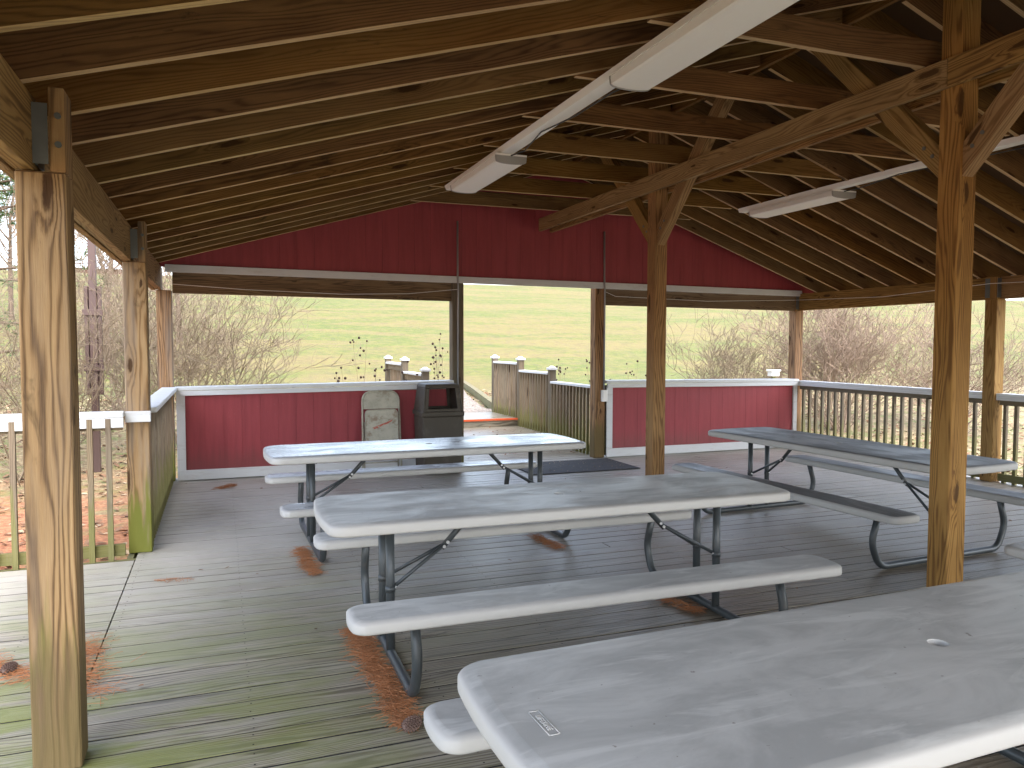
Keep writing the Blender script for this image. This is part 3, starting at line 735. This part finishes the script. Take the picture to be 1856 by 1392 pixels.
# conduits on the far wall
cable('grey metal conduit running down the left doorway post', [(2.842, YF-.03, 3.12), (2.842, YF-.03, 2.44), (2.842, YF-.045, 2.3), (2.84, YF-.04, 1.02)], .0125, 'conduit', 'conduit', 'conduit')
cable('grey metal conduit running down the right doorway post to the white box', [(4.93, YF-.02, 3.1), (4.93, YF-.03, 2.44), (4.93, YF-.045, 2.3), (4.93, YF-.04, .95)], .0125, 'conduit', 'conduit', 'conduit')
sb = thing('outlet_box', 'small white electrical box on the right doorway post at the end of the conduit', 'outlet box', (4.93, YF-.05, .86))
m = MB(); m.box(-.04, .04, -.03, .03, -.08, .08); m.build('box_body', 'lightwhite', sb, bevel=.008, seg=2)
m = MB(); m.box(-.033, .033, -.04, -.031, -.06, .06); m.build('cover', 'lightwhite', sb, bevel=.004)
cable('thin pale string hung under the header left of the doorway', [(XL+.02, YF-.05, 2.23), (.3, YF-.03, 2.19), (1.4, YF-.03, 2.165), (2.2, YF-.03, 2.19), (2.84, YF-.05, 2.26)], .003, 'lightwhite', 'string', 'string')
cable('thin pale string hung under the header right of the doorway', [(4.95, YF-.04, 2.28), (5.1, YF-.03, 2.225), (6.6, YF-.03, 2.19), (XR-.01, YF-.03, 2.24)], .003, 'lightwhite', 'string', 'string')
cable('thin pale string hung along the right eave beam', [(XR-.02, YF-.02, 2.24), (XR+.02, 7.9, 2.2), (XR-.02, 6.33, 2.26), (XR+.02, 4.8, 2.22), (XR-.02, 3.2, 2.27)], .003, 'lightwhite', 'string', 'string')

# ------------------------------------------------------------------ trash can
tc = thing('trash_can', 'dark brown square trash receptacle with open hood beside the doorway', 'trash can', (2.49, 9.16, 0))
def frustum(m, s0, s1, z0, z1, sy=.96):
    n = len(m.v)
    for s_, z in ((s0, z0), (s1, z1)):
        for q in ((-1, -1), (1, -1), (1, 1), (-1, 1)): m.v.append(Vector((q[0]*s_, q[1]*s_*sy, z)))
    for i_ in range(4): j = (i_+1) % 4; m.face([n+i_, n+j, n+4+j, n+4+i_])
    m.face([n+3, n+2, n+1, n]); m.face([n+4, n+5, n+6, n+7])
m = MB(); frustum(m, .232, .248, .002, .70); m.build('bin_body', 'can', tc, bevel=.02, seg=3)
m = MB(); frustum(m, .262, .262, .70, .755); m.build('rim', 'can', tc, bevel=.008, seg=2)
m = MB()
# hood: four corner columns, lid, side panels; openings front and back
s0, s1, za, zb2 = .248, .215, .756, 1.035
for sx_ in (-1, 1):
    n = len(m.v)
    for (s_, z) in ((s0, za), (s1, zb2)):
        for q in ((1, -.96), (1, .96), (.93, .96), (.93, -.96)): m.v.append(Vector((sx_*q[0]*s_, q[1]*s_, z)))
    for i_ in range(4): j = (i_+1) % 4; m.face([n+i_, n+j, n+4+j, n+4+i_])
    m.face([n+3, n+2, n+1, n]); m.face([n+4, n+5, n+6, n+7])
    for sy_ in (-1, 1):
        n = len(m.v)
        for (s_, z) in ((s0, za), (s1, zb2)):
            for q in ((.93, .955), (.74, .955), (.74, .86), (.93, .86)): m.v.append(Vector((sx_*q[0]*s_, sy_*q[1]*s_, z)))
        for i_ in range(4): j = (i_+1) % 4; m.face([n+i_, n+j, n+4+j, n+4+i_])
for sy_ in (-1, 1):
    m.box(-.185, .185, min(sy_*.232, sy_*.215), max(sy_*.232, sy_*.215), .757, .79)
hd = m.build('hood', 'can', tc, bevel=.004)
m = MB(); frustum(m, .222, .205, 1.036, 1.085); m.build('hood_lid', 'can', tc, bevel=.012, seg=3)

# ------------------------------------------------------------------ folded chair
fc = thing('folding_chair', 'folded beige metal chair with rusty seat leaning on the red wall', 'folding chair', (1.835, 9.33, 0))
fc.rotation_euler = (math.radians(-6), 0, 0)
m = MB(); hw = .225
pts = [(-hw-.01, 0, .01), (-hw, 0, .80)]+[(-hw+.11-.11*math.cos(PI/2*k/6), 0, .88+.11*math.sin(PI/2*k/6)) for k in range(7)]+[(hw-.11+.11*math.sin(PI/2*k/6), 0, .88+.11*math.cos(PI/2*k/6)) for k in range(7)]+[(hw, 0, .80), (hw+.01, 0, .01)]
m.tube(pts, .0125, 8); m.build('frame', 'chair', fc)
m = MB(); pp = [(-hw+.012, .775), (hw-.012, .775)]+[(hw-.115+.105*math.cos(PI/2*k/5), .875+.105*math.sin(PI/2*k/5)) for k in range(6)]+[(-hw+.115-.105*math.sin(PI/2*k/5), .875+.105*math.cos(PI/2*k/5)) for k in range(6)]
m.prism(pp, 'y', -.006, .006); m.build('backrest', 'chair', fc, bevel=.004)
m = MB()
def rr(w_, h_, r_, cz, n=5):
    o_ = []
    for cx_, cz_, a0 in ((w_-r_, h_-r_, 0), (-w_+r_, h_-r_, PI/2), (-w_+r_, -h_+r_, PI), (w_-r_, -h_+r_, 1.5*PI)):
        for k in range(n+1): a = a0+PI/2*k/n; o_.append((cx_+r_*math.cos(a), cz+cz_+r_*math.sin(a)))
    return o_
m.prism(rr(.195, .195, .045, .565), 'y', -.034, -.022); seat = m.build('seat', 'chairrust', fc, bevel=.005, seg=2)
m = MB(); q = rr(.197, .197, .047, .565); m.tube([(a, -.03, b) for a, b in q+[q[0]]], .009, 6, cap=False); m.build('seat_rim', 'chair', seat)
m = MB()
for k, (a, b) in enumerate(((-.10, .535), (-.03, .56), (.03, .585), (.07, .60))):
    m.member((a, -.0352, b), (a+.055, -.0352, b+.022+(.008 if k % 2 else -.004)), .002, .013, (0, 1, 0))
m.member((-.115, -.0352, .545), (.10, -.0352, .62), .002, .006, (0, 1, 0))
m.build('red_scrawl', plain('faded_red_marker', (.55, .12, .08), .7), seat)
m = MB()
for sx_ in (-1, 1): m.tube([(sx_*(hw-.02), .02, .62), (sx_*(hw-.015), .05, .02)], .011, 8)
m.tube([(-hw+.02, .045, .12), (hw-.02, .045, .12)], .008, 8); m.tube([(-hw, 0, .16), (hw, 0, .16)], .008, 8)
m.build('rear_legs', 'chair', fc)

# mat
m = MB(); m.box(3.47, 4.93, 8.47, 9.36, .004, .014); mt = tag(m.build('door_mat', 'mat', bevel=.003), 'dark rubber door mat flecked with dry bits in front of the doorway', 'door mat')
# ------------------------------------------------------------------ pine straw, cones, leaves
def straw(label, path, wd, n, seed, ln=.11):
    rg = random.Random(seed); m = MB(); segs = [(Vector((*a, 0)), Vector((*b, 0))) for a, b in zip(path[:-1], path[1:])]
    tot = sum((b-a).length for a, b in segs)
    for _ in range(n):
        t = rg.random()*tot
        for a, b in segs:
            L = (b-a).length
            if t <= L: break
            t -= L
        c = a+(b-a)*(t/L); w_ = wd*(.55+.6*abs(math.sin(c.y*9+seed)))
        c = c+Vector((rg.gauss(0, .5)*w_, rg.gauss(0, .35)*w_, 0)); an = rg.gauss(.3, 1.0)
        l_ = ln*rg.uniform(.4, 1.); z = .003+abs(rg.gauss(0, .009)); dr = Vector((math.cos(an), math.sin(an), rg.uniform(-.05, .12)))
        mid = c+Vector((rg.uniform(-.008, .008), rg.uniform(-.008, .008), .004))
        p0 = c-dr*l_/2; p2 = c+dr*l_/2; p0.z = z; p2.z = z+max(-.003, dr.z*l_*.4); mid.z = z+.005
        m.tube([p0, mid, p2], .0012, 3, cap=False)
    return tag(m.build('pine_straw', 'straw', fixn=False), label, 'pine straw', kind='stuff')
straw('orange pine straw heaped along the left leg of the middle table', [(.66, 4.20), (.67, 3.8), (.69, 3.4), (.69, 3.02)], .07, 1300, 1)
straw('pine straw along the left leg of the farthest left table', [(.55, 6.0), (.56, 5.6), (.58, 5.28)], .05, 450, 2)
straw('pine straw by the right leg of the farthest left table', [(2.36, 5.75), (2.41, 5.32)], .05, 250, 3)
straw('pine straw by the right leg of the middle table', [(2.52, 4.05), (2.58, 3.75)], .045, 150, 4)
straw('pine straw scattered beside the nearest left post', [(-.72, 4.55), (-.62, 4.1), (-.6, 3.75)], .12, 380, 5, .14)
straw('pine straw on the mossy boards of the left side deck', [(-1.15, 4.4), (-.95, 4.2), (-.78, 4.05)], .10, 260, 6, .13)
straw('small tuft of pine straw by the far left corner', [(-.05, 8.8), (.12, 9.0)], .06, 130, 7)
straw('stray pine needles on the boards near the mossy post', [(-.42, 5.5), (-.2, 5.45)], .04, 24, 8)
straw('pine straw and leaves drifted against the walkway step', [(3.1, 12.5), (4.8, 12.45)], .12, 400, 9)
def cone(label, loc, rz, s=1.):
    m = MB(); L = .085*s
    for i_ in range(13):
        t = i_/12; ra = .026*s*math.sin(PI*(.12+.8*t))**.7
        for k in range(9):
            an = 2*PI*k/9+i_*.35; c = Vector((L*(t-.5), ra*math.cos(an), ra*math.sin(an)+.03*s))
            o_ = Vector((-.004, math.cos(an), math.sin(an)))
            n = len(m.v); tg_ = Vector((0, -math.sin(an), math.cos(an)))
            for q in (c-tg_*.006*s-o_*.008*s, c+tg_*.006*s-o_*.008*s, c+tg_*.0045*s+o_*.006*s+Vector((.007*s, 0, 0)), c-tg_*.0045*s+o_*.006*s+Vector((.007*s, 0, 0)), c+o_*.009*s+Vector((-.002, 0, 0))): m.v.append(q)
            m.face([n, n+1, n+2, n+3]); m.face([n+3, n+2, n+4]); m.face([n, n+3, n+4]); m.face([n+1, n+4, n+2])
    m.tube([(-L*.5, 0, .03*s), (L*.5, 0, .03*s)], .012*s, 8)
    o = m.build('pine_cone', 'cone'); o.location = loc; o.rotation_euler = (0, 0, rz)
    return tag(o, label, 'pine cone', 'pine cones on the deck')
cone('pine cone at the near end of the straw under the middle table', (.70, 3.0, 0), .4, .9)
cone('pine cone on the left side deck beside loose pine straw', (-.96, 4.20, 0), 1.1, .85)
def litter(name, label, n, region, mat, smin, smax, seed, zf=None, curl=.3, cat=None):
    rg = random.Random(seed); m = MB()
    for _ in range(n):
        x, y_ = region(rg); z = zf(x, y_) if zf else .006
        s_ = rg.uniform(smin, smax); a = rg.uniform(0, 6.28); tl = Vector((rg.gauss(0, curl), rg.gauss(0, curl), 1)).normalized()
        ux = tl.cross(Vector((math.cos(a), math.sin(a), 0))).normalized(); uy = tl.cross(ux)
        c = Vector((x, y_, z+s_*.25)); n0 = len(m.v)
        for q in ((-1, 0), (-.3, -.45), (.5, -.4), (1.1, 0), (.5, .45), (-.3, .5)): m.v.append(c+ux*q[0]*s_+uy*q[1]*s_+tl*(abs(q[1])*.35*s_))
        m.face([n0, n0+1, n0+2, n0+3]); m.face([n0, n0+3, n0+4, n0+5])
    return tag(m.build(name, mat, fixn=False), label, cat or 'leaves', kind='stuff')
litter('fallen_leaves', 'brown fallen leaves covering the ground behind and beside the pavilion', 9000, lambda r: (r.uniform(-9, 18), r.uniform(5, 21)), 'leaf', .03, .065, 11, gz)
litter('fallen_leaves', 'pale fallen leaves mixed over the ground behind and beside the pavilion', 5000, lambda r: (r.uniform(-9, 18), r.uniform(5, 22)), 'leafpale', .025, .06, 12, gz)
litter('leaf_bits', 'bits of dry leaf scattered on the deck boards', 50, lambda r: (r.uniform(-.4, 7.5), r.uniform(2, 9.3)), 'leaf', .008, .02, 13)
litter('leaf_bits', 'bits of dry leaf caught on the door mat', 90, lambda r: (r.uniform(3.5, 4.9), r.uniform(8.5, 9.3)), 'leafpale', .006, .014, 14, lambda x, y_: .015)
litter('leaf_bits', 'fallen leaves lying on the walkway boards beyond the doorway', 60, lambda r: (r.uniform(3, 4.8), r.uniform(10, 12.5)), 'leaf', .015, .035, 15, lambda x, y_: .006 if y_ < 11.25 else .141)
# grass tufts
def grass(n, seed):
    rg = random.Random(seed); m = MB()
    for _ in range(n):
        y_ = 12.5+rg.random()**1.6*42; x = rg.uniform(-4-y_*.35, 8+y_*.95)
        if abs(x-(3.9+3.1*max(0, min(1, (y_-13.96)/14))**1.4)) < 1.4 and y_ < 28: continue
        if y_ < 20 and rg.random() < .55: continue
        z = gz(x, y_); h = rg.uniform(.05, .13)*(1+y_*.012)
        for k in range(4):
            a = rg.uniform(0, 6.28); o_ = Vector((rg.uniform(-.08, .08), rg.uniform(-.08, .08), 0)); b_ = Vector((x, y_, z-.01))+o_
            w_ = Vector((math.cos(a), math.sin(a), 0))*(.008+y_*.0006); n0 = len(m.v)
            m.v += [b_-w_, b_+w_, b_+Vector((rg.uniform(-.05, .05), rg.uniform(-.05, .05), h))]; m.face([n0, n0+1, n0+2])
    return tag(m.build('grass', 'blade', fixn=False), 'patchy yellow green grass over the hillside', 'grass', kind='stuff')
pass

# ------------------------------------------------------------------ shrubs, stalks, trees
def grow(m, p, d_, L, r_, lev, rg, jit=.22, up=.05, kids=(5, 4, 3), seg=4, minr=.002):
    n = 4; pts = [p.copy()]; q = p.copy(); dd = d_.normalized()
    for i_ in range(n):
        dd = (dd+Vector((rg.gauss(0, jit), rg.gauss(0, jit), rg.gauss(0, jit*.6)+up))).normalized(); q = q+dd*L/n; pts.append(q.copy())
    m.tube(pts, [max(minr, r_*(1-.6*i_/n)) for i_ in range(n+1)], 3 if lev else 5, cap=False)
    if lev < len(kids):
        for k in range(kids[lev]):
            t = rg.uniform(.25, 1.); i_ = min(n-1, int(t*n)); b_ = pts[i_].lerp(pts[i_+1], t*n-i_)
            side = Vector((rg.gauss(0, 1), rg.gauss(0, 1), rg.gauss(0, .5)+.25)).normalized()
            grow(m, b_, (dd+side*.95).normalized(), L*rg.uniform(.38, .62), r_*.5, lev+1, rg, jit, up, kids, seg, minr)
def shrub(label, x, y_, h, stems, spread, seed, mat='twig', kids=(5, 4, 3), minr=.0028, r0=.012, jit=.2, up=.04):
    rg = random.Random(seed); m = MB(); z = gz(x, y_)-.05
    for _ in range(stems):
        a = rg.uniform(0, 6.28); s_ = rg.random()**.6*spread
        grow(m, Vector((x+rg.gauss(0, .12), y_+rg.gauss(0, .12), z)), Vector((math.cos(a)*s_, math.sin(a)*s_, 1)), h*rg.uniform(.55, .9), r0*rg.uniform(.6, 1.2), 0, rg, jit, up, kids, minr=minr)
    return tag(m.build('bare_shrub', mat, fixn=False), label, 'shrub', 'leafless shrubs around the pavilion')
shrub('big tangled leafless shrub behind the far left corner, arching toward the grass', -.5, 13.9, 3.35, 34, 1.3, 21, kids=(6, 4, 4), minr=.0034)
shrub('leafless shrub seen between the two nearest left posts, in front of the brown pole', -2.5, 12.6, 2.9, 20, 1.1, 22, kids=(6, 4, 3), minr=.003)
shrub('leafless shrub at the far left edge beside the pine', -4.4, 13.5, 3.2, 20, 1.1, 23, kids=(6, 4, 3), minr=.0035)
shrub('pinkish bare shrub behind the left deck, farther off than its neighbours', -1.8, 16.5, 3.2, 18, 1., 27, 'twigpink', kids=(6, 4, 3), minr=.0035)
shrub('large pinkish leafless shrub fanning out behind the right railing', 12.6, 13.2, 2.9, 44, 1.05, 24, 'twigpink', kids=(6, 5, 3), minr=.0042)
shrub('low grey leafless shrub spreading left of the right corner post', 10.3, 14.2, 2.1, 20, 1.2, 25, kids=(6, 4, 3), minr=.0036)
shrub('leafless shrub right of the large pinkish one, by the second right post', 15.3, 12.6, 2.7, 30, 1.0, 26, 'twigpink', kids=(6, 4, 3), minr=.004)
def stalks(x, y_, h, label, grp, seed):
    rg = random.Random(seed); z = gz(x, y_)-.03
    m = MB(); heads = []
    for q in range(rg.choice((2, 3))):
        tx = x+rg.gauss(0, .05); p0 = Vector((tx, y_+rg.gauss(0, .05), z)); top = Vector((tx+rg.gauss(0, .1), y_+rg.gauss(0, .1), z+h*rg.uniform(.75, 1)))
        mid = (p0+top)/2+Vector((rg.gauss(0, .02), 0, 0)); m.tube([p0, mid, top], [.004, .003, .002], 4, cap=False)
        heads.append(top)
        for k in range(rg.randint(4, 7)):
            t = rg.uniform(.5, .95); b_ = mid.lerp(top, (t-.5)*2); a = rg.uniform(0, 6.28); l_ = rg.uniform(.08, .2)
            e_ = b_+Vector((math.cos(a)*l_*.6, math.sin(a)*l_*.4, l_*.7)); m.tube([b_, e_], .0016, 3, cap=False); heads.append(e_)
    for c in heads:
        s_ = rg.uniform(.012, .022); m.tube([c-Vector((0, 0, s_)), c-Vector((0, 0, s_*.5)), c+Vector((0, 0, s_*.4)), c+Vector((0, 0, s_))], [s_*.3, s_*.9, s_, s_*.3], 6, True, 1)
    tag(m.build('dried_flower', ['stalk', 'seed'], fixn=False), label, 'dried flower', grp)
rs_ = random.Random(4)
for x in (.75, 1.05, 1.35, 1.62, 1.8, 2.0, 2.25, 2.5, 2.75):
    stalks(x*1.22+.1, 11.7+rs_.uniform(-.4, .6), rs_.uniform(1.35, 2.05), 'dried flower with dark seed heads rising above the red wall left of the doorway', 'dried flowers left of the doorway', int(x*100))
for x in (5.5, 5.9, 6.2, 6.5, 6.9, 7.2):
    stalks(x*1.02, 12.1+rs_.uniform(-.4, .5), rs_.uniform(1.3, 1.95), 'dried flower with dark seed heads rising around the right doorway post', 'dried flowers right of the doorway', int(x*100))
# pine at the far left
def pine(label, x, y_, h, seed, crown0=.25, rad=3.2):
    rg = random.Random(seed); z = gz(x, y_)-.1; r = thing('pine_tree', label, 'pine tree', (x, y_, z), 0, 'pines beyond the left deck')
    m = MB(); m.tube([(0, 0, 0), (.1, 0, h*.5), (0, .1, h)], [.2, .14, .03], 8); fol = MB()
    for k in range(46):
        t = crown0+(1-crown0)*k/46; a = rg.uniform(0, 6.28); L = rad*(1.05-t)*rg.uniform(.7, 1.15)+.4
        p0 = Vector((0, 0, h*t)); p1 = p0+Vector((math.cos(a)*L, math.sin(a)*L, L*rg.uniform(-.05, .35))); m.tube([p0, p1], [.04, .01], 4, cap=False)
        for j in range(13):
            u = rg.uniform(.3, 1.05); c = p0.lerp(p1, u)+Vector((rg.gauss(0, .25), rg.gauss(0, .25), rg.gauss(0, .16)))
            for q in range(16):
                dv = Vector((rg.gauss(0, 1), rg.gauss(0, 1), rg.gauss(0, .7)+.3)).normalized()*rg.uniform(.15, .3); sd_ = dv.cross(Vector((rg.gauss(0, 1), rg.gauss(0, 1), 1))).normalized()*.014
                n0 = len(fol.v); fol.v += [c-sd_, c+sd_, c+dv]; fol.face([n0, n0+1, n0+2])
    m.build('trunk', 'bark', r, fixn=False); fol.build('crown', 'needle', r, fixn=False)
pine('tall green pine showing at the left edge beyond the nearest post', -5.35, 21, 10, 31, .12)
pine('second green pine standing farther back at the left edge', -11.5, 33, 13, 32)
def bare_tree(label, x, y_, h, seed):
    rg = random.Random(seed); z = gz(x, y_)-.1; r = thing('bare_tree', label, 'tree', (x, y_, z), 0, 'leafless trees on the hill to the left')
    m = MB(); grow(m, Vector((0, 0, 0)), Vector((rg.gauss(0, .05), 0, 1)), h*.75, .13, 0, rg, .08, .05, kids=(1,), minr=.02)
    c = MB()
    for k in range(16):
        a = rg.uniform(0, 6.28); grow(c, Vector((0, 0, h*rg.uniform(.28, .7))), Vector((math.cos(a), math.sin(a), 1.0)), h*rg.uniform(.22, .36), .04, 1, rg, .16, .05, kids=(6, 5, 4, 3), minr=.008)
    m.build('trunk', 'bark', r, fixn=False); c.build('crown', 'twigpink', r, fixn=False)
for k, (x, y_, h) in enumerate(((-3.6, 30, 7), (-6.5, 38, 9), (-1.6, 36, 6.5), (-4.4, 48, 9), (-9.5, 44, 9), (-13, 52, 10))):
    bare_tree(('slim leafless tree nearest behind the brown pole', 'leafless tree left of the brown pole', 'short leafless tree right of the brown pole', 'leafless tree in front of the pale roofed barn', 'tall leafless tree beside the second pine', 'leafless tree farthest back on the left')[k], x, y_, h, 40+k)
# brown steel pole
bp = thing('light_pole', 'brown steel pole with ribbed wider middle section, behind the left railing', 'pole', (-1.74, 12.9, gz(-1.74, 12.9)))
m = MB(); m.box(-.05, .05, -.05, .05, -.1, 6.2); m.build('pole_shaft', 'polebrown', bp, bevel=.006)
m = MB(); m.box(-.112, -.062, -.05, .05, 1.15, 2.75); m.box(.062, .112, -.05, .05, 1.15, 2.75); m.box(-.06, .06, .052, .08, 1.15, 2.75); m.build('side_rail', 'polebrown', bp, bevel=.006)
for zz in (2.32, 1.5):
    m = MB(); m.box(-.135, .135, -.075, -.053, zz, zz+.09); m.build('clamp_band', 'polebrown', bp, bevel=.004)
# barn on the hill
bn = thing('barn', 'distant brown barn with pale metal roof beyond the hilltop, left', 'barn', (-17.5, 120, 7.6)); bn.rotation_euler = (0, 0, .1)
m = MB(); m.box(-7, 7, -4, 4, 0, 4.); m.build('wall', 'barnwall', bn)
m = MB(); m.prism([(-4.6, 3.95), (4.6, 3.95), (0, 5.6)], 'x', -7.5, 7.5); m.build('roof', 'barnroof', bn)
for q in (-4.5, 0, 4.5):
    m = MB(); m.box(q-.6, q+.6, -4.06, -4.005, 2., 3.2); m.build('window', 'glassdark', bn)
# far tree seen over the crest through the doorway
pine('small distant evergreen peeking over the crest above the doorway', 7.6, 101, 3.6, 33, .1, 2.4)
# pale cover box in the grass right of the doorway
m = MB(); m.box(-.2, .2, -.15, .15, 0, .07); m.box(-.16, .16, -.12, .12, -.2, -.002)
ub = m.build('utility_box', 'fascia', bevel=.01); ub.location = (9.85, 12.0, 1.06); ub.scale = (.55, .55, .45); 
bl = MB(); bl.box(-.05, .05, -.05, .05, -1.7, -.203); bl.build('stand', 'rail', ub)
tag(ub, 'small pale box on a short stand in the grass behind the right corner', 'box')
